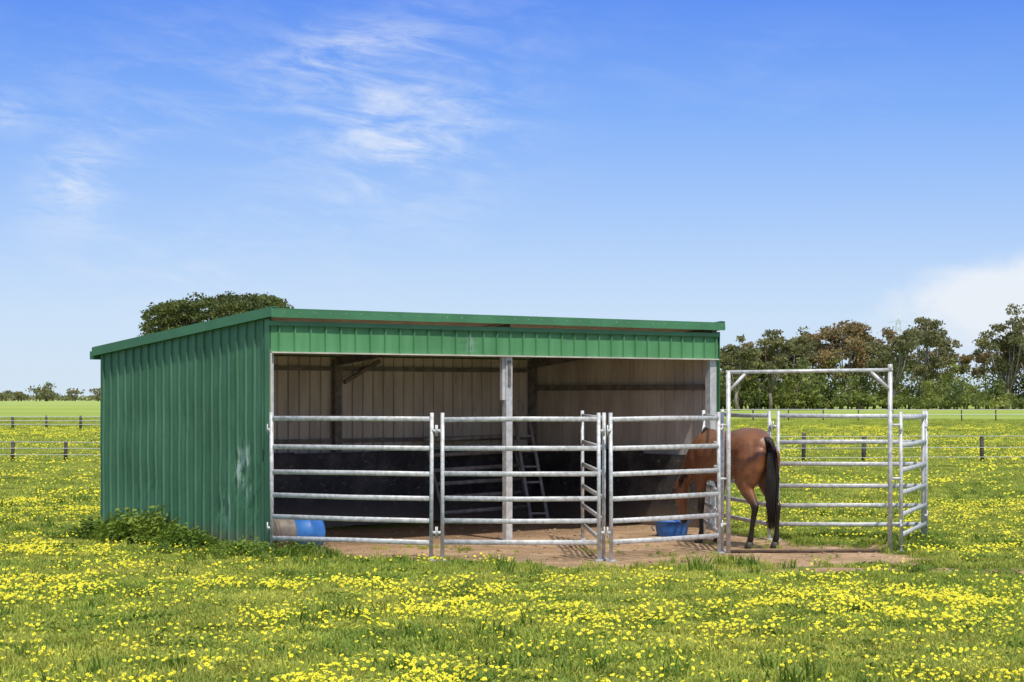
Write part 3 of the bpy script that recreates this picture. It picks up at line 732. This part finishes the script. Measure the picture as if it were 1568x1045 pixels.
for z in (24,29,33): mb.tube([(tx-4,ty,z),(tx,ty,z+.9),(tx+4,ty,z)],.10,4)
mb.obj('transmission_tower',[simple('tower_steel',(.62,.66,.70),(.55,.6,.64),1,.6)])

# ---------------------------------------------------------------- world, sun
el=math.radians(58); hx,hy=.40,-.917; S=Vector((hx*math.cos(el),hy*math.cos(el),math.sin(el))).normalized()
w=bpy.data.worlds.new('World'); sc.world=w; w.use_nodes=True; t=NT(w.node_tree)
bg=t.n['Background']; out=t.n['World Output']
sky=t.node('ShaderNodeTexSky'); sky.sky_type='NISHITA'; sky.sun_disc=False; sky.sun_elevation=el; sky.sun_rotation=math.atan2(S.x,S.y)
t.l.new(sky.outputs[0],bg.inputs[0]); bg.inputs[1].default_value=.12
tc=t.node('ShaderNodeTexCoord').outputs['Generated']; sp=t.node('ShaderNodeSeparateXYZ'); t.l.new(tc,sp.inputs[0])
az=t.math('ARCTAN2',sp.outputs[0],sp.outputs[1]); ev=t.math('ARCSINE',sp.outputs[2])
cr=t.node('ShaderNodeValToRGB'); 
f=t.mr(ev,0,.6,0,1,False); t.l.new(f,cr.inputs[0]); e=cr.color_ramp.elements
stops=[(0,(.70,.84,.98)),(.06,(.60,.77,1.0)),(.14,(.38,.59,1.0)),(.22,(.20,.42,.98)),(.31,(.085,.26,.92)),(.5,(.16,.30,.78)),(1,(.58,.67,.80))]  # upper stops, above the frame, are made paler to add fill light
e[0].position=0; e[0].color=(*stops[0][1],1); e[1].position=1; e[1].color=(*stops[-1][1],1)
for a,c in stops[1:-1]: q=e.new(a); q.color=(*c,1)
comb=t.node('ShaderNodeCombineXYZ'); t.l.new(az,comb.inputs[0]); t.l.new(ev,comb.inputs[1])
v=comb.outputs[0]
rotn=t.node('ShaderNodeVectorRotate'); rotn.rotation_type='Z_AXIS'; rotn.inputs['Angle'].default_value=math.radians(8); t.l.new(v,rotn.inputs['Vector'])
wisp=t.noise(t.scalevec(rotn.outputs[0],20,75,1),1.0,9,.66,.45)
wisp2=t.noise(t.scalevec(v,12,24,1),1.0,7,.6,.4)
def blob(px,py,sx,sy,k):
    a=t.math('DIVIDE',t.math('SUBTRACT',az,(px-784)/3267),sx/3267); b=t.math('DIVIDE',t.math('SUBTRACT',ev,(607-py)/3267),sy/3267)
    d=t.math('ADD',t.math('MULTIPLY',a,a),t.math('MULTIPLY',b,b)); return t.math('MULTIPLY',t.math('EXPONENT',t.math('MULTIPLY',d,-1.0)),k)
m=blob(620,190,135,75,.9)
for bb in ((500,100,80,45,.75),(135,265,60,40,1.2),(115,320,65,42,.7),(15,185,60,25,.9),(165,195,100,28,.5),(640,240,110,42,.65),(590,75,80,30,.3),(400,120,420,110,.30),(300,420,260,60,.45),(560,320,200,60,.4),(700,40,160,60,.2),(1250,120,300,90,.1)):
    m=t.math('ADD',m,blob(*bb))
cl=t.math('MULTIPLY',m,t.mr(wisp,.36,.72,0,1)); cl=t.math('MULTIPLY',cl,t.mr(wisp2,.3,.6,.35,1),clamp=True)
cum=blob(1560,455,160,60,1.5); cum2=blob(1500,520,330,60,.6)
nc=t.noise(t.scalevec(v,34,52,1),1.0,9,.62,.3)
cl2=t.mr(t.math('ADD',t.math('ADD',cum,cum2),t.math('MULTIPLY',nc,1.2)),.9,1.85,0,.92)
gen=t.math('MULTIPLY',t.mr(t.math('ABSOLUTE',az),.35,.6),t.mr(wisp,.5,.75,0,.6))  # unseen clouds to the sides and behind, added for fill light
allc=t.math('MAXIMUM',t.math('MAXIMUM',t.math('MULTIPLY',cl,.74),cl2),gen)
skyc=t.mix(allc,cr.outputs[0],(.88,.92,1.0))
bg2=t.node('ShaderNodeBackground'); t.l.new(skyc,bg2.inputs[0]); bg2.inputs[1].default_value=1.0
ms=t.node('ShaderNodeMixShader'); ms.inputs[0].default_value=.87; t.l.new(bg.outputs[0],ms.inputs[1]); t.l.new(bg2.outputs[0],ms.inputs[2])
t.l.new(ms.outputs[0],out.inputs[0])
sl=bpy.data.lights.new('sun','SUN'); sl.energy=3.7; sl.angle=math.radians(1.5); sl.color=(1,.95,.86)
so=bpy.data.objects.new('sun',sl); sc.collection.objects.link(so); so.rotation_euler=S.to_track_quat('Z','Y').to_euler(); so.location=(10,-10,30)

cam=bpy.data.cameras.new('camera'); co_=bpy.data.objects.new('camera',cam); sc.collection.objects.link(co_)
co_.location=(0,0,1.9); co_.rotation_euler=(math.radians(90),0,0); cam.lens=75; cam.sensor_width=36; cam.shift_y=84.5/1568
cam.clip_end=6000; sc.camera=co_
